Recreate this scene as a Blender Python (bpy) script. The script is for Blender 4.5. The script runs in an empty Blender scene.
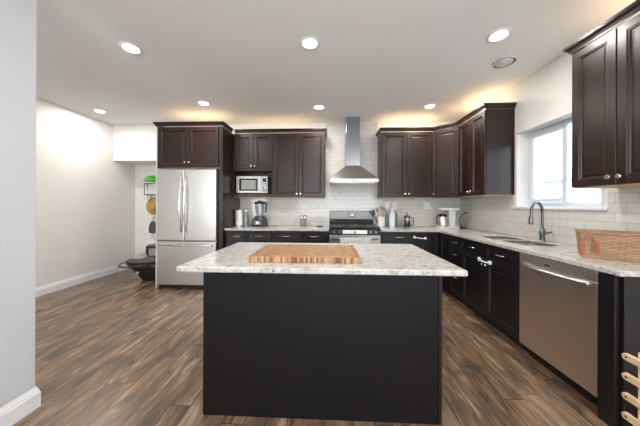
import bpy, bmesh, math, random
from mathutils import Vector, Matrix
random.seed(7)
sc = bpy.context.scene
C = sc.collection
PI = math.pi
R = math.radians

# ------------------------------------------------------------------ camera
cam_d = bpy.data.cameras.new('camera')
cam = bpy.data.objects.new('camera', cam_d)
C.objects.link(cam)
sc.camera = cam
cam_d.sensor_fit = 'HORIZONTAL'
cam_d.sensor_width = 36
cam_d.lens = 241.63 / 640 * 36
cam_d.shift_x = -0.0007
cam_d.shift_y = -(213 - 205.83) / 640
cam_d.clip_start = 0.05
cam.location = (0, 0, 1.25)
cam.rotation_euler = (Matrix.Rotation(R(2.554), 3, 'Z') @ Matrix.Rotation(R(90), 3, 'X') @ Matrix.Rotation(R(0.197), 3, 'Z')).to_euler()

# ------------------------------------------------------------------ world, exposure, area lights
sc.view_settings.view_transform = 'Standard'
sc.view_settings.look = 'None'
sc.view_settings.gamma = 1
sc.view_settings.use_curve_mapping = False
sc.view_settings.exposure = 0.0
w = bpy.data.worlds.new('sky')
sc.world = w
w.use_nodes = True
bg = w.node_tree.nodes['Background']
bg.inputs[0].default_value = (0.80, 0.90, 1.0, 1)
bg.inputs[1].default_value = 5.0

CAN_POWER = 12.5
ADDED_STRIP_POWER = 2.2


def area(name, loc, rot, sx, sy, power, col):
    l = bpy.data.lights.new(name, 'AREA')
    l.shape = 'RECTANGLE'
    l.size = sx
    l.size_y = sy
    l.energy = power
    l.color = col
    o = bpy.data.objects.new(name, l)
    C.objects.link(o)
    o.location = loc
    o.rotation_euler = rot
    return o


# added fills behind the camera, tilted up at the ceiling; portal at kitchen window
area('fill_rear', (0.3, -3.2, 1.5), (R(130), 0, 0), 3.8, 2.2, 210, (0.86, 0.93, 1.0))
area('fill_rear_left', (-3.0, -3.3, 1.5), (R(125), 0, 0), 1.6, 2.0, 150, (0.88, 0.94, 1.0))
area('daylight_window', (2.40, 2.535, 1.685), (0, R(90), 0), 0.85, 0.88, 1, (1, 1, 1)).data.cycles.is_portal = True

# ------------------------------------------------------------------ material helpers
MATS = {}


class NT:
    def __init__(self, name):
        self.m = bpy.data.materials.new(name)
        self.m.use_nodes = True
        self.t = self.m.node_tree
        self.b = self.t.nodes['Principled BSDF']

    def n(self, typ, **kw):
        nd = self.t.nodes.new(typ)
        for k, v in kw.items():
            if hasattr(nd, k):
                setattr(nd, k, v)
        return nd

    def l(self, a, b):
        self.t.links.new(a, b)

    def val(self, sock, v):
        if isinstance(v, (int, float, tuple, list)):
            sock.default_value = v
        else:
            self.l(v, sock)

    def math(self, op, a, b=0.0, c=None):
        nd = self.n('ShaderNodeMath', operation=op)
        self.val(nd.inputs[0], a)
        self.val(nd.inputs[1], b)
        if c is not None:
            self.val(nd.inputs[2], c)
        return nd.outputs[0]

    def coords(self, scale=(1, 1, 1), rot=(0, 0, 0), kind='Object'):
        tc = self.n('ShaderNodeTexCoord')
        mp = self.n('ShaderNodeMapping')
        self.l(tc.outputs[kind], mp.inputs[0])
        mp.inputs['Scale'].default_value = scale
        mp.inputs['Rotation'].default_value = rot
        return mp.outputs[0]

    def noise(self, vec, scale=5, detail=4, rough=0.5, dist=0.0):
        nd = self.n('ShaderNodeTexNoise')
        self.l(vec, nd.inputs['Vector'])
        nd.inputs['Scale'].default_value = scale
        nd.inputs['Detail'].default_value = detail
        nd.inputs['Roughness'].default_value = rough
        nd.inputs['Distortion'].default_value = dist
        return nd.outputs[0]

    def ramp(self, fac, stops):
        nd = self.n('ShaderNodeValToRGB')
        self.l(fac, nd.inputs[0])
        e = nd.color_ramp.elements
        while len(e) < len(stops):
            e.new(0.5)
        for i, (p, c) in enumerate(stops):
            e[i].position = p
            e[i].color = (*c, 1) if len(c) == 3 else c
        return nd.outputs[0]

    def mix(self, fac, a, b, blend='MIX'):
        nd = self.n('ShaderNodeMix', data_type='RGBA', blend_type=blend)
        self.val(nd.inputs[0], fac)
        self.val(nd.inputs[6], (*a, 1) if isinstance(a, tuple) and len(a) == 3 else a)
        self.val(nd.inputs[7], (*b, 1) if isinstance(b, tuple) and len(b) == 3 else b)
        return nd.outputs[2]

    def bump(self, h, strength=0.2, dist=0.01):
        nd = self.n('ShaderNodeBump')
        self.l(h, nd.inputs['Height'])
        nd.inputs['Strength'].default_value = strength
        nd.inputs['Distance'].default_value = dist
        self.l(nd.outputs[0], self.b.inputs['Normal'])

    def set(self, **kw):
        for k, v in kw.items():
            self.val(self.b.inputs[k.replace('_', ' ')], v)
        return self


def simple(name, col, rough=0.5, metal=0.0, var=0.06, vscale=30, **kw):
    t = NT(name)
    v = t.coords()
    f = t.noise(v, vscale, 3)
    a = tuple(c * (1 - var) for c in col)
    b = tuple(min(1, c * (1 + var)) for c in col)
    t.l(t.mix(f, a, b), t.b.inputs['Base Color'])
    t.set(Roughness=rough, Metallic=metal)
    for k, x in kw.items():
        t.b.inputs[k.replace('_', ' ')].default_value = x
    MATS[name] = t.m
    return t.m


def emis(name, col, s):
    t = NT(name)
    t.b.inputs['Base Color'].default_value = (*col, 1)
    t.b.inputs['Emission Color'].default_value = (*col, 1)
    t.b.inputs['Emission Strength'].default_value = s
    return t.m


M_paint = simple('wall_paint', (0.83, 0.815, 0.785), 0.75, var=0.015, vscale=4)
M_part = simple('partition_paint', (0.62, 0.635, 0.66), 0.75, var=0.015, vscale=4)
M_ceil = simple('ceiling_paint', (0.86, 0.855, 0.85), 0.9, var=0.01, vscale=3)
M_trim = simple('trim_white', (0.85, 0.86, 0.88), 0.4, var=0.01)
M_white = simple('white_plastic', (0.85, 0.86, 0.86), 0.35, var=0.01)
M_cream = simple('cream_ceramic', (0.80, 0.79, 0.75), 0.3, var=0.02)
M_black = simple('black_plastic', (0.010, 0.010, 0.011), 0.38, var=0.1)
M_iron = simple('cast_iron', (0.05, 0.05, 0.052), 0.3, var=0.2)
M_dglass = simple('dark_glass', (0.01, 0.01, 0.012), 0.06, var=0.1)
M_chrome = simple('brushed_nickel', (0.72, 0.72, 0.71), 0.25, 1.0, var=0.03)
M_gun = simple('gunmetal', (0.17, 0.18, 0.19), 0.3, 1.0, var=0.05)
M_maple = simple('maple_underside', (0.62, 0.42, 0.25), 0.5, var=0.08)
M_alu = simple('vinyl_frame', (0.70, 0.76, 0.83), 0.4, var=0.02)
M_leather = simple('tan_leather', (0.36, 0.11, 0.04), 0.5, var=0.15)
M_pine = simple('pale_wood', (0.70, 0.49, 0.31), 0.5, var=0.12, vscale=14)
M_fabric = simple('grey_fabric', (0.09, 0.09, 0.095), 0.95, var=0.15)
M_lfabric = simple('light_grey_fabric', (0.42, 0.42, 0.41), 0.95, var=0.1)
M_green = simple('green_cloth', (0.13, 0.50, 0.06), 0.8, var=0.15)
M_straw = simple('straw', (0.52, 0.33, 0.10), 0.85, var=0.35, vscale=60)
M_spoon = simple('spoon_wood', (0.40, 0.22, 0.10), 0.6, var=0.3)
M_steel_dark = simple('toe_black', (0.012, 0.012, 0.013), 0.5)
M_coffee = simple('brown_coffee', (0.06, 0.025, 0.012), 0.3)
M_paper = simple('paper_towel', (0.86, 0.85, 0.83), 0.95, var=0.03, vscale=80)

t = NT('clear_glass')
t.set(Roughness=0.02)
t.b.inputs['Transmission Weight'].default_value = 1.0
t.b.inputs['IOR'].default_value = 1.45
t.b.inputs['Base Color'].default_value = (0.86, 0.90, 0.93, 1)
M_glass = t.m
t = NT('window_glass')
t.b.inputs['Transmission Weight'].default_value = 1.0
t.b.inputs['IOR'].default_value = 1.05
t.b.inputs['Roughness'].default_value = 0.0
M_wglass = t.m
M_lamp = emis('lamp_lens', (1.0, 0.97, 0.92), 14)

# espresso stained wood
def espresso(name, horiz=False, k=1.0, rough=0.33, shaded=False):
    t = NT(name)
    v = t.coords((1.2, 6, 6) if horiz else (6, 6, 1.2))
    f = t.noise(v, 3.5, 6, 0.6, 0.6)
    g = t.noise(t.coords(), 2.2, 2)
    if shaded:
        c = t.ramp(f, [(0.25, (0.005 * k, 0.0045 * k, 0.006 * k)), (0.75, (0.014 * k, 0.011 * k, 0.012 * k))])
    else:
        c = t.ramp(f, [(0.25, (0.006 * k, 0.0034 * k, 0.003 * k)), (0.75, (0.022 * k, 0.010 * k, 0.008 * k))])
    c2 = t.mix(t.math('MULTIPLY', g, 0.5), c, (0.014 * k, 0.010 * k, 0.010 * k) if shaded else (0.040 * k, 0.012 * k, 0.008 * k))
    t.l(c2, t.b.inputs['Base Color'])
    t.l(t.math('MULTIPLY_ADD', f, 0.12, rough - 0.06), t.b.inputs['Roughness'])
    t.b.inputs['Coat Weight'].default_value = 0.12
    t.b.inputs['Specular IOR Level'].default_value = 0.42
    t.b.inputs['Coat Roughness'].default_value = 0.28
    return t.m


M_esp = espresso('espresso_wood')
M_esph = espresso('espresso_wood_horizontal', True)
M_base_shaded = espresso('base_cabinet_shaded_wood', False, 0.6, 0.36, True)  # dim light on the lower cabinets put into a darker, cooler espresso
M_isl_shaded = espresso('island_panel_shaded_wood', False, 0.55, 0.5, True)  # island panel likewise: shade put into the wood colour
M_isl_shaded.node_tree.nodes['Principled BSDF'].inputs['Coat Weight'].default_value = 0.0
M_isl_shaded.node_tree.nodes['Principled BSDF'].inputs['Specular IOR Level'].default_value = 0.25

# stainless steel: fine vertical or horizontal brushing
def steel(name, col, sc3, rough=0.28):
    t = NT(name)
    f = t.noise(t.coords(sc3), 8, 3)
    t.l(t.mix(f, tuple(c * 0.93 for c in col), col), t.b.inputs['Base Color'])
    t.l(t.math('MULTIPLY_ADD', f, 0.12, rough - 0.06), t.b.inputs['Roughness'])
    t.b.inputs['Metallic'].default_value = 1.0
    return t.m


M_steel = steel('stainless_steel', (0.40, 0.39, 0.37), (1, 1, 60), 0.33)
M_steelv = steel('stainless_steel_vertical', (0.70, 0.68, 0.655), (60, 60, 1), 0.30)
M_steelw = steel('stainless_steel_warm', (0.84, 0.77, 0.71), (1, 1, 60), 0.34)

M_bg = steel('stainless_backguard', (0.22, 0.215, 0.205), (1, 1, 60), 0.42)
M_duct = steel('stainless_chimney', (0.36, 0.37, 0.40), (60, 60, 1), 0.24)

# granite
t = NT('granite')
v = t.coords()
a = t.noise(v, 24, 6, 0.7, 0.2)
b = t.noise(v, 60, 3, 0.6)
c = t.ramp(a, [(0.34, (0.34, 0.31, 0.265)), (0.45, (0.50, 0.48, 0.445)), (0.60, (0.60, 0.59, 0.575))])
c = t.mix(t.ramp(b, [(0.33, (1, 1, 1)), (0.41, (0, 0, 0))]), c, (0.30, 0.27, 0.245))
d = t.noise(v, 38, 2, 0.5, 0.2)
c = t.mix(t.ramp(d, [(0.270, (1, 1, 1)), (0.300, (0, 0, 0))]), c, (0.05, 0.045, 0.05))
e = t.noise(v, 55, 2)
c = t.mix(t.ramp(e, [(0.62, (0, 0, 0)), (0.70, (1, 1, 1))]), c, (0.66, 0.66, 0.67))
t.l(c, t.b.inputs['Base Color'])
t.set(Roughness=0.14)
M_granite = t.m

# subway tile (pattern plane chosen by rotation)
def tile(name, side):
    t = NT(name)
    tc = t.n('ShaderNodeTexCoord')
    sp = t.n('ShaderNodeSeparateXYZ')
    t.l(tc.outputs['Object'], sp.inputs[0])
    cb = t.n('ShaderNodeCombineXYZ')
    t.l(sp.outputs[1 if side else 0], cb.inputs[0])
    t.l(t.math('SUBTRACT', sp.outputs[2], 0.90), cb.inputs[1])
    br = t.n('ShaderNodeTexBrick')
    t.l(cb.outputs[0], br.inputs['Vector'])
    br.inputs['Scale'].default_value = 1
    br.inputs['Brick Width'].default_value = 0.1525
    br.inputs['Row Height'].default_value = 0.0762
    br.inputs['Mortar Size'].default_value = 0.0022
    br.inputs['Mortar Smooth'].default_value = 0.2
    br.inputs['Bias'].default_value = 0.0
    br.inputs['Color1'].default_value = (0.68, 0.66, 0.62, 1)
    br.inputs['Color2'].default_value = (0.63, 0.61, 0.57, 1)
    br.inputs['Mortar'].default_value = (0.40, 0.37, 0.33, 1)
    t.l(br.outputs[0], t.b.inputs['Base Color'])
    t.l(t.math('MULTIPLY_ADD', br.outputs[1], 0.5, 0.12), t.b.inputs['Roughness'])
    n = t.noise(t.coords(), 14, 2)
    h = t.math('ADD', t.math('MULTIPLY', br.outputs[1], -1.0), t.math('MULTIPLY', n, 0.25))
    t.bump(h, 0.35, 0.003)
    return t.m


M_tileb = tile('subway_tile_back', False)
M_tiler = tile('subway_tile_right', True)

# plank floor, boards run along Y
t = NT('plank_floor')
tc = t.n('ShaderNodeTexCoord')
sp = t.n('ShaderNodeSeparateXYZ')
t.l(tc.outputs['Object'], sp.inputs[0])
X, Y = sp.outputs[0], sp.outputs[1]
PW, PL = 0.125, 1.3
xs = t.math('DIVIDE', X, PW)
row = t.math('FLOOR', xs)
wn = t.n('ShaderNodeTexWhiteNoise', noise_dimensions='1D')
t.l(row, wn.inputs['W'])
ys = t.math('DIVIDE', t.math('ADD', Y, t.math('MULTIPLY', wn.outputs[0], 7.0)), PL)
col = t.math('FLOOR', ys)
cb = t.n('ShaderNodeCombineXYZ')
t.l(row, cb.inputs[0]); t.l(col, cb.inputs[1])
wn2 = t.n('ShaderNodeTexWhiteNoise', noise_dimensions='2D')
t.l(cb.outputs[0], wn2.inputs['Vector'])
rnd = wn2.outputs[0]
cv = t.n('ShaderNodeCombineXYZ')
t.l(t.math('MULTIPLY', X, 7.0), cv.inputs[0])
t.l(t.math('MULTIPLY', Y, 0.9), cv.inputs[1])
t.l(t.math('MULTIPLY', rnd, 20.0), cv.inputs[2])
g1 = t.noise(cv.outputs[0], 2.3, 9, 0.70, 0.9)
cv2 = t.n('ShaderNodeCombineXYZ')
t.l(t.math('MULTIPLY', X, 3.0), cv2.inputs[0])
t.l(t.math('MULTIPLY', Y, 1.2), cv2.inputs[1])
t.l(t.math('MULTIPLY', rnd, 9.0), cv2.inputs[2])
g2 = t.noise(cv2.outputs[0], 1.8, 4, 0.6, 0.4)
c = t.ramp(g1, [(0.34, (0.055, 0.031, 0.019)), (0.45, (0.175, 0.103, 0.060)), (0.56, (0.285, 0.178, 0.108)), (0.68, (0.55, 0.39, 0.27))])
c = t.mix(t.ramp(g2, [(0.36, (0.8, 0.8, 0.8)), (0.50, (0, 0, 0))]), c, (0.060, 0.047, 0.041))
c = t.mix(t.math('MULTIPLY', rnd, 0.4), c, (0.15, 0.106, 0.075))
fx = t.math('FRACT', xs)
fy = t.math('FRACT', ys)
ex = t.math('LESS_THAN', t.math('MINIMUM', fx, t.math('SUBTRACT', 1.0, fx)), 0.012)
ey = t.math('LESS_THAN', fy, 0.0025)
seam = t.math('MAXIMUM', ex, ey)
c = t.mix(seam, c, (0.02, 0.014, 0.01))
t.l(c, t.b.inputs['Base Color'])
t.l(t.math('MULTIPLY_ADD', g1, 0.20, 0.13), t.b.inputs['Roughness'])
t.bump(t.math('ADD', t.math('MULTIPLY', g1, 0.5), t.math('MULTIPLY', seam, -0.6)), 0.25, 0.004)
M_floor = t.m

# end-grain butcher block
t = NT('butcher_block')
v = t.coords()
br = t.n('ShaderNodeTexBrick')
sp = t.n('ShaderNodeSeparateXYZ')
t.l(v, sp.inputs[0])
cb = t.n('ShaderNodeCombineXYZ')
t.l(sp.outputs[0], cb.inputs[0]); t.l(sp.outputs[1], cb.inputs[1])
t.l(cb.outputs[0], br.inputs['Vector'])
br.inputs['Scale'].default_value = 1
br.inputs['Brick Width'].default_value = 0.019
br.inputs['Row Height'].default_value = 0.019
br.inputs['Mortar Size'].default_value = 0.0006
br.inputs['Color1'].default_value = (0.43, 0.245, 0.12, 1)
br.inputs['Color2'].default_value = (0.16, 0.062, 0.022, 1)
br.inputs['Mortar'].default_value = (0.14, 0.06, 0.025, 1)
c = t.mix(t.ramp(t.noise(v, 22, 3), [(0.3, (0, 0, 0)), (0.7, (1, 1, 1))]), br.outputs[0], (0.42, 0.245, 0.12))
geo = t.n('ShaderNodeNewGeometry')
t.l(c, t.b.inputs['Base Color'])
t.set(Roughness=0.42)
M_board = t.m
# its side: vertical strips
t = NT('butcher_block_side')
wv = t.n('ShaderNodeTexWhiteNoise', noise_dimensions='1D')
sp = t.n('ShaderNodeSeparateXYZ')
t.l(t.coords(), sp.inputs[0])
t.l(t.math('FLOOR', t.math('DIVIDE', t.math('ADD', sp.outputs[0], sp.outputs[1]), 0.013)), wv.inputs['W'])
t.l(t.ramp(wv.outputs[0], [(0.0, (0.17, 0.062, 0.022)), (0.35, (0.30, 0.14, 0.055)), (0.7, (0.44, 0.25, 0.115)), (1.0, (0.52, 0.34, 0.18))]), t.b.inputs['Base Color'])
t.set(Roughness=0.5)
M_boards = t.m

# woven basket
t = NT('woven_seagrass')
v = t.coords()
sp = t.n('ShaderNodeSeparateXYZ')
t.l(v, sp.inputs[0])
cb = t.n('ShaderNodeCombineXYZ')
t.l(t.math('ADD', sp.outputs[0], sp.outputs[1]), cb.inputs[0]); t.l(sp.outputs[2], cb.inputs[1])
br = t.n('ShaderNodeTexBrick')
t.l(cb.outputs[0], br.inputs['Vector'])
br.inputs['Scale'].default_value = 1
br.inputs['Brick Width'].default_value = 0.06
br.inputs['Row Height'].default_value = 0.0095
br.inputs['Mortar Size'].default_value = 0.0020
br.inputs['Mortar Smooth'].default_value = 0.8
br.inputs['Color1'].default_value = (0.50, 0.30, 0.17, 1)
br.inputs['Color2'].default_value = (0.27, 0.14, 0.07, 1)
br.inputs['Mortar'].default_value = (0.07, 0.032, 0.014, 1)
t.l(t.mix(t.math('MULTIPLY', t.noise(v, 60, 3), .5), br.outputs[0], (0.52, 0.34, 0.21)), t.b.inputs['Base Color'])
t.set(Roughness=0.8)
t.bump(t.math('MULTIPLY', br.outputs[1], -1.0), 0.6, 0.004)
M_weave = t.m

# dish towel
t = NT('speckled_towel')
f = t.noise(t.coords(), 60, 3)
t.l(t.ramp(f, [(0.35, (0.35, 0.35, 0.35)), (0.5, (0.66, 0.66, 0.64))]), t.b.inputs['Base Color'])
t.set(Roughness=0.95)
M_towel = t.m

# ------------------------------------------------------------------ mesh helpers
def new(name, bm, mat, parent=None, bevel=0.0, smooth=False, segs=2):
    bmesh.ops.recalc_face_normals(bm, faces=bm.faces)
    me = bpy.data.meshes.new(name)
    bm.to_mesh(me)
    bm.free()
    if isinstance(mat, (list, tuple)):
        for m in mat:
            me.materials.append(m)
    else:
        me.materials.append(mat)
    if smooth:
        for p in me.polygons:
            p.use_smooth = True
        try:
            me.set_sharp_from_angle(angle=R(40))
        except Exception:
            pass
    o = bpy.data.objects.new(name, me)
    C.objects.link(o)
    if parent:
        o.parent = parent
    if bevel:
        md = o.modifiers.new('bevel', 'BEVEL')
        md.width = bevel
        md.segments = segs
        md.limit_method = 'ANGLE'
        md.angle_limit = R(40)
    return o


def box(bm, x0, x1, y0, y1, z0, z1, mi=0):
    vs = [bm.verts.new((x, y, z)) for z in (z0, z1) for y in (y0, y1) for x in (x0, x1)]
    for f in ((0, 2, 3, 1), (4, 5, 7, 6), (0, 1, 5, 4), (2, 6, 7, 3), (0, 4, 6, 2), (1, 3, 7, 5)):
        fc = bm.faces.new([vs[i] for i in f])
        fc.material_index = mi
    return bm


def B(*boxes):
    bm = bmesh.new()
    for b in boxes:
        box(bm, *b)
    return bm


def tube(bm, pts, r, n=10, caps=True):
    pts = [Vector(p) for p in pts]
    rs = r if isinstance(r, (list, tuple)) else [r] * len(pts)
    rings = []
    up = None
    for i, p in enumerate(pts):
        d = (pts[min(i + 1, len(pts) - 1)] - pts[max(i - 1, 0)]).normalized()
        if up is None:
            up = Vector((0, 0, 1)) if abs(d.z) < 0.9 else Vector((1, 0, 0))
        a = d.cross(up).normalized()
        b = a.cross(d).normalized()
        up = b
        rings.append([bm.verts.new(p + (a * math.cos(2 * PI * k / n) + b * math.sin(2 * PI * k / n)) * rs[i]) for k in range(n)])
    for q in range(len(rings) - 1):
        for k in range(n):
            bm.faces.new((rings[q][k], rings[q][(k + 1) % n], rings[q + 1][(k + 1) % n], rings[q + 1][k]))
    if caps:
        bm.faces.new(rings[0])
        bm.faces.new(rings[-1])
    return bm


def T(pts, r, n=10):
    return tube(bmesh.new(), pts, r, n)


def lathe(bm, prof, c=(0, 0, 0), n=24, axis='Z'):
    rings = []
    for r, z in prof:
        if r <= 1e-6:
            p = (0, 0, z)
            rings.append([bm.verts.new(p)])
        else:
            rings.append([bm.verts.new((r * math.cos(2 * PI * k / n), r * math.sin(2 * PI * k / n), z)) for k in range(n)])
    allv = [v for rg in rings for v in rg]
    for a, b in zip(rings, rings[1:]):
        for k in range(n):
            k2 = (k + 1) % n
            if len(a) == 1 and len(b) == 1:
                continue
            if len(a) == 1:
                bm.faces.new((a[0], b[k], b[k2]))
            elif len(b) == 1:
                bm.faces.new((a[k], a[k2], b[0]))
            else:
                bm.faces.new((a[k], a[k2], b[k2], b[k]))
    if len(rings[0]) > 1:
        bm.faces.new(rings[0])
    if len(rings[-1]) > 1:
        bm.faces.new(rings[-1])
    m = Matrix.Translation(c)
    if axis == 'Y':
        m = m @ Matrix.Rotation(R(90), 4, 'X')     # local z -> -Y
    if axis == 'X':
        m = m @ Matrix.Rotation(R(-90), 4, 'Y')    # local z -> -X
    for v in allv:
        v.co = m @ v.co
    return bm


def L(prof, c=(0, 0, 0), n=24, axis='Z'):
    return lathe(bmesh.new(), prof, c, n, axis)


def cells(xs, ys, keep, h0, h1, plane='XY'):
    """slab made of kept grid cells, extruded from h0 to h1 along the third axis"""
    bm = bmesh.new()

    def P(x, y, h):
        return {'XY': (x, y, h), 'XZ': (x, h, y), 'YZ': (h, x, y)}[plane]
    V = {}

    def v(i, j, k):
        if (i, j, k) not in V:
            V[(i, j, k)] = bm.verts.new(P(xs[i], ys[j], (h0, h1)[k]))
        return V[(i, j, k)]
    for i in range(len(xs) - 1):
        for j in range(len(ys) - 1):
            if not keep(i, j):
                continue
            for k in (0, 1):
                bm.faces.new((v(i, j, k), v(i + 1, j, k), v(i + 1, j + 1, k), v(i, j + 1, k)))
            for (di, dj, a, b) in ((-1, 0, (i, j), (i, j + 1)), (1, 0, (i + 1, j), (i + 1, j + 1)), (0, -1, (i, j), (i + 1, j)), (0, 1, (i, j + 1), (i + 1, j + 1))):
                ii, jj = i + di, j + dj
                if 0 <= ii < len(xs) - 1 and 0 <= jj < len(ys) - 1 and keep(ii, jj):
                    continue
                bm.faces.new((v(*a, 0), v(*b, 0), v(*b, 1), v(*a, 1)))
    return bm


def panel(w, h, prof, x0=0, z0=0, y=0.0):
    """door / drawer front: rectangular rings (inset, thickness) facing -Y"""
    bm = bmesh.new()
    rings = []
    for ins, th in prof:
        rings.append([bm.verts.new((x0 + a, y - th, z0 + b)) for a, b in ((ins, ins), (w - ins, ins), (w - ins, h - ins), (ins, h - ins))])
    bm.faces.new(rings[0])
    for a, b in zip(rings, rings[1:]):
        for k in range(4):
            bm.faces.new((a[k], a[(k + 1) % 4], b[(k + 1) % 4], b[k]))
    bm.faces.new(rings[-1])
    return bm


DOOR = [(0, 0), (0, .017), (.003, .020), (.052, .020), (.055, .014), (.061, .014), (.066, .005), (.074, .005), (.082, .008)]
DRAW = [(0, 0), (0, .017), (.003, .020), (.028, .020), (.031, .015), (.036, .015), (.040, .010)]
FLATD = [(0, 0), (0, .017), (.003, .020)]


def empty(name, label, cat, loc=(0, 0, 0), rz=0, group=None):
    o = bpy.data.objects.new(name, None)
    o.empty_display_size = 0.1
    C.objects.link(o)
    o.location = loc
    o.rotation_euler = (0, 0, rz)
    return tag(o, label, cat, group)


def tag(o, label, cat, group=None):
    o['label'] = label
    o['category'] = cat
    if group:
        o['group'] = group
    return o


def struct(name, bm, mat, parent=None, bevel=0.0):
    o = new(name, bm, mat, parent, bevel)
    if not parent:
        o['kind'] = 'structure'
    return o


def dup(root, loc=None, rz=None, label=None):
    r = root.copy()
    C.objects.link(r)
    if loc:
        r.location = loc
    if rz is not None:
        r.rotation_euler = (0, 0, rz)
    if label:
        r['label'] = label
    for ch in list(root.children):
        c = ch.copy()
        C.objects.link(c)
        c.parent = r
        for g in list(ch.children):
            d = g.copy()
            C.objects.link(d)
            d.parent = c
    return r


# ------------------------------------------------------------------ the room
H = 2.713
D = 4.262
XR = 2.22
XL = -4.0
CT = 0.90      # counter height
UZ = 1.387     # underside of wall cabinets
struct('floor', B((XL - .1, XR + .2, -3.6, 5.0, -0.05, 0)), M_floor)
struct('ceiling', B((XL - .1, XR + .2, -3.6, 5.0, H, H + .05)), M_ceil)
struct('wall_left', B((XL - .1, XL, -3.6, 5.0, 0, H)), M_paint)
struct('wall_back', B((-2.62, XR + .15, D, D + .1, 0, H)), M_paint)
struct('wall_nook_back', B((XL, -2.62, 4.756, 4.86, 0, H)), M_paint)
struct('wall_nook_soffit', B((XL, -2.645, D, 4.756, 2.065, H)), M_paint)
struct('wall_refrigerator_side', B((-2.664, -2.647, 3.56, D, 0, 2.44), (-2.672, -2.62, D, 4.756, 0, 2.065)), M_paint)
struct('wall_right', cells([-3.6, 2.085, 2.98, 4.4], [0, 1.248, 2.12, H], lambda i, j: not (i == 1 and j == 1), XR, XR + .15, 'YZ'), M_paint)
# rear of the house behind the camera: plain solid wall
struct('wall_rear', cells([XL, XR + .15], [0, H], lambda i, j: True, -3.6, -3.5, 'XZ'), M_paint)
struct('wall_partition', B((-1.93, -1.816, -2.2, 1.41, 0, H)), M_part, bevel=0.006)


def baseb(name, pts):
    """baseboard profile swept along a plan path; the room is on the right-hand side of travel"""
    prof = [(0, 0), (.015, 0), (.015, .09), (.011, .098), (.011, .106), (.006, .115), (.003, .13), (0, .13)]
    return struct(name, sweep(pts, prof), M_trim)


def sweep(pts, prof):
    """prof: (out, z); out is to the right of the travel direction, corners mitred"""
    bm = bmesh.new()
    P = [Vector((p[0], p[1])) for p in pts]
    rings = []
    for i, p in enumerate(P):
        ns = []
        if i > 0:
            d = (P[i] - P[i - 1]).normalized(); ns.append(Vector((d.y, -d.x)))
        if i < len(P) - 1:
            d = (P[i + 1] - P[i]).normalized(); ns.append(Vector((d.y, -d.x)))
        if len(ns) == 2:
            m = (ns[0] + ns[1]); m = m / (1 + ns[0].dot(ns[1]))
        else:
            m = ns[0]
        rings.append([bm.verts.new((p.x + m.x * o, p.y + m.y * o, z)) for o, z in prof])
    n = len(prof)
    for a, b in zip(rings, rings[1:]):
        for k in range(n):
            bm.faces.new((a[k], a[(k + 1) % n], b[(k + 1) % n], b[k]))
    bm.faces.new(rings[0])
    bm.faces.new(rings[-1])
    return bm


baseb('baseboard_left', [(XL, -3.5), (XL, 4.756), (-2.672, 4.756)])
baseb('baseboard_partition', [(-1.816, -2.2), (-1.816, 1.41), (-1.93, 1.41), (-1.93, -2.2)])

# window
win = bpy.data.objects.new('window_1', None)
C.objects.link(win)
win['kind'] = 'structure'
wy0, wy1, wz0, wz1 = 2.085, 2.98, 1.248, 2.12
wm = (wy0 + wy1) / 2
new('window_frame', cells([wy0, wy0 + .05, wm - .01, wm + .025, wy1 - .05, wy1], [wz0, wz0 + .045, wz1 - .045, wz1], lambda i, j: not (j == 1 and i in (1, 3)), XR + .12, XR + .15, 'YZ'), M_alu, win, 0.003)
s1 = new('sliding_sash', cells([wm - .045, wm + .0, wy1 - .095, wy1 - .052], [wz0 + .047, wz0 + .09, wz1 - .09, wz1 - .047], lambda i, j: not (i == 1 and j == 1), XR + .095, XR + .119, 'YZ'), M_alu, win, 0.002)
new('window_pane', B((XR + .105, XR + .109, wm + .0, wy1 - .095, wz0 + .09, wz1 - .09)), M_wglass, s1)
new('window_pane', B((XR + .133, XR + .137, wy0 + .05, wm - .01, wz0 + .045, wz1 - .045)), M_wglass, win)
new('window_sill', B((XR - .03, XR, wy0 - .05, wy1 + .05, 1.222, 1.248), (XR, XR + .119, wy0, wy1, 1.236, 1.2485)), M_trim, win, 0.004)
new('window_jamb', B((XR - .012, XR, wy0 - .012, wy0, 1.248, wz1), (XR - .012, XR, wy1, wy1 + .012, 1.248, wz1), (XR - .012, XR, wy0 - .012, wy1 + .012, wz1, wz1 + .012)), M_trim, win, 0.002)

# tiled backsplash
bs = new('tile_backsplash', cells([-1.628, -.107, .803, 2.208], [CT, UZ, H], lambda i, j: j == 0 or i == 1, D - .011, D - .0005, 'XZ'), M_tileb)
tag(bs, 'white subway tile backsplash on the back wall, rising to the ceiling behind the hood', 'backsplash')
bs = new('tile_backsplash', cells([1.36, wy0 - .052, wy1 + .052, D - .012], [CT, 1.220, UZ], lambda i, j: not (i == 1 and j == 1), XR - .011, XR - .0005, 'YZ'), M_tiler)
tag(bs, 'cream subway tile backsplash on the right wall below the window', 'backsplash')


# ------------------------------------------------------------------ handles
def knob(parent, x, z, y):
    return new('knob', L([(0.006, 0), (0.005, .012), (.013, .016), (.0155, .022), (.013, .028), (0, .030)], (x, y, z), 14, 'Y'), M_chrome, parent, smooth=True)


def pull(parent, x, z, y, ln=.11):
    bm = bmesh.new()
    pts = []
    for k in range(9):
        a = k / 8
        pts.append((x - ln / 2 + ln * a, y - .006 - .022 * math.sin(PI * a) ** .6, z))
    tube(bm, pts, [.0075, .006, .0055, .0055, .0055, .0055, .0055, .006, .0075], 8)
    return new('handle', bm, M_chrome, parent, smooth=True)


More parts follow.
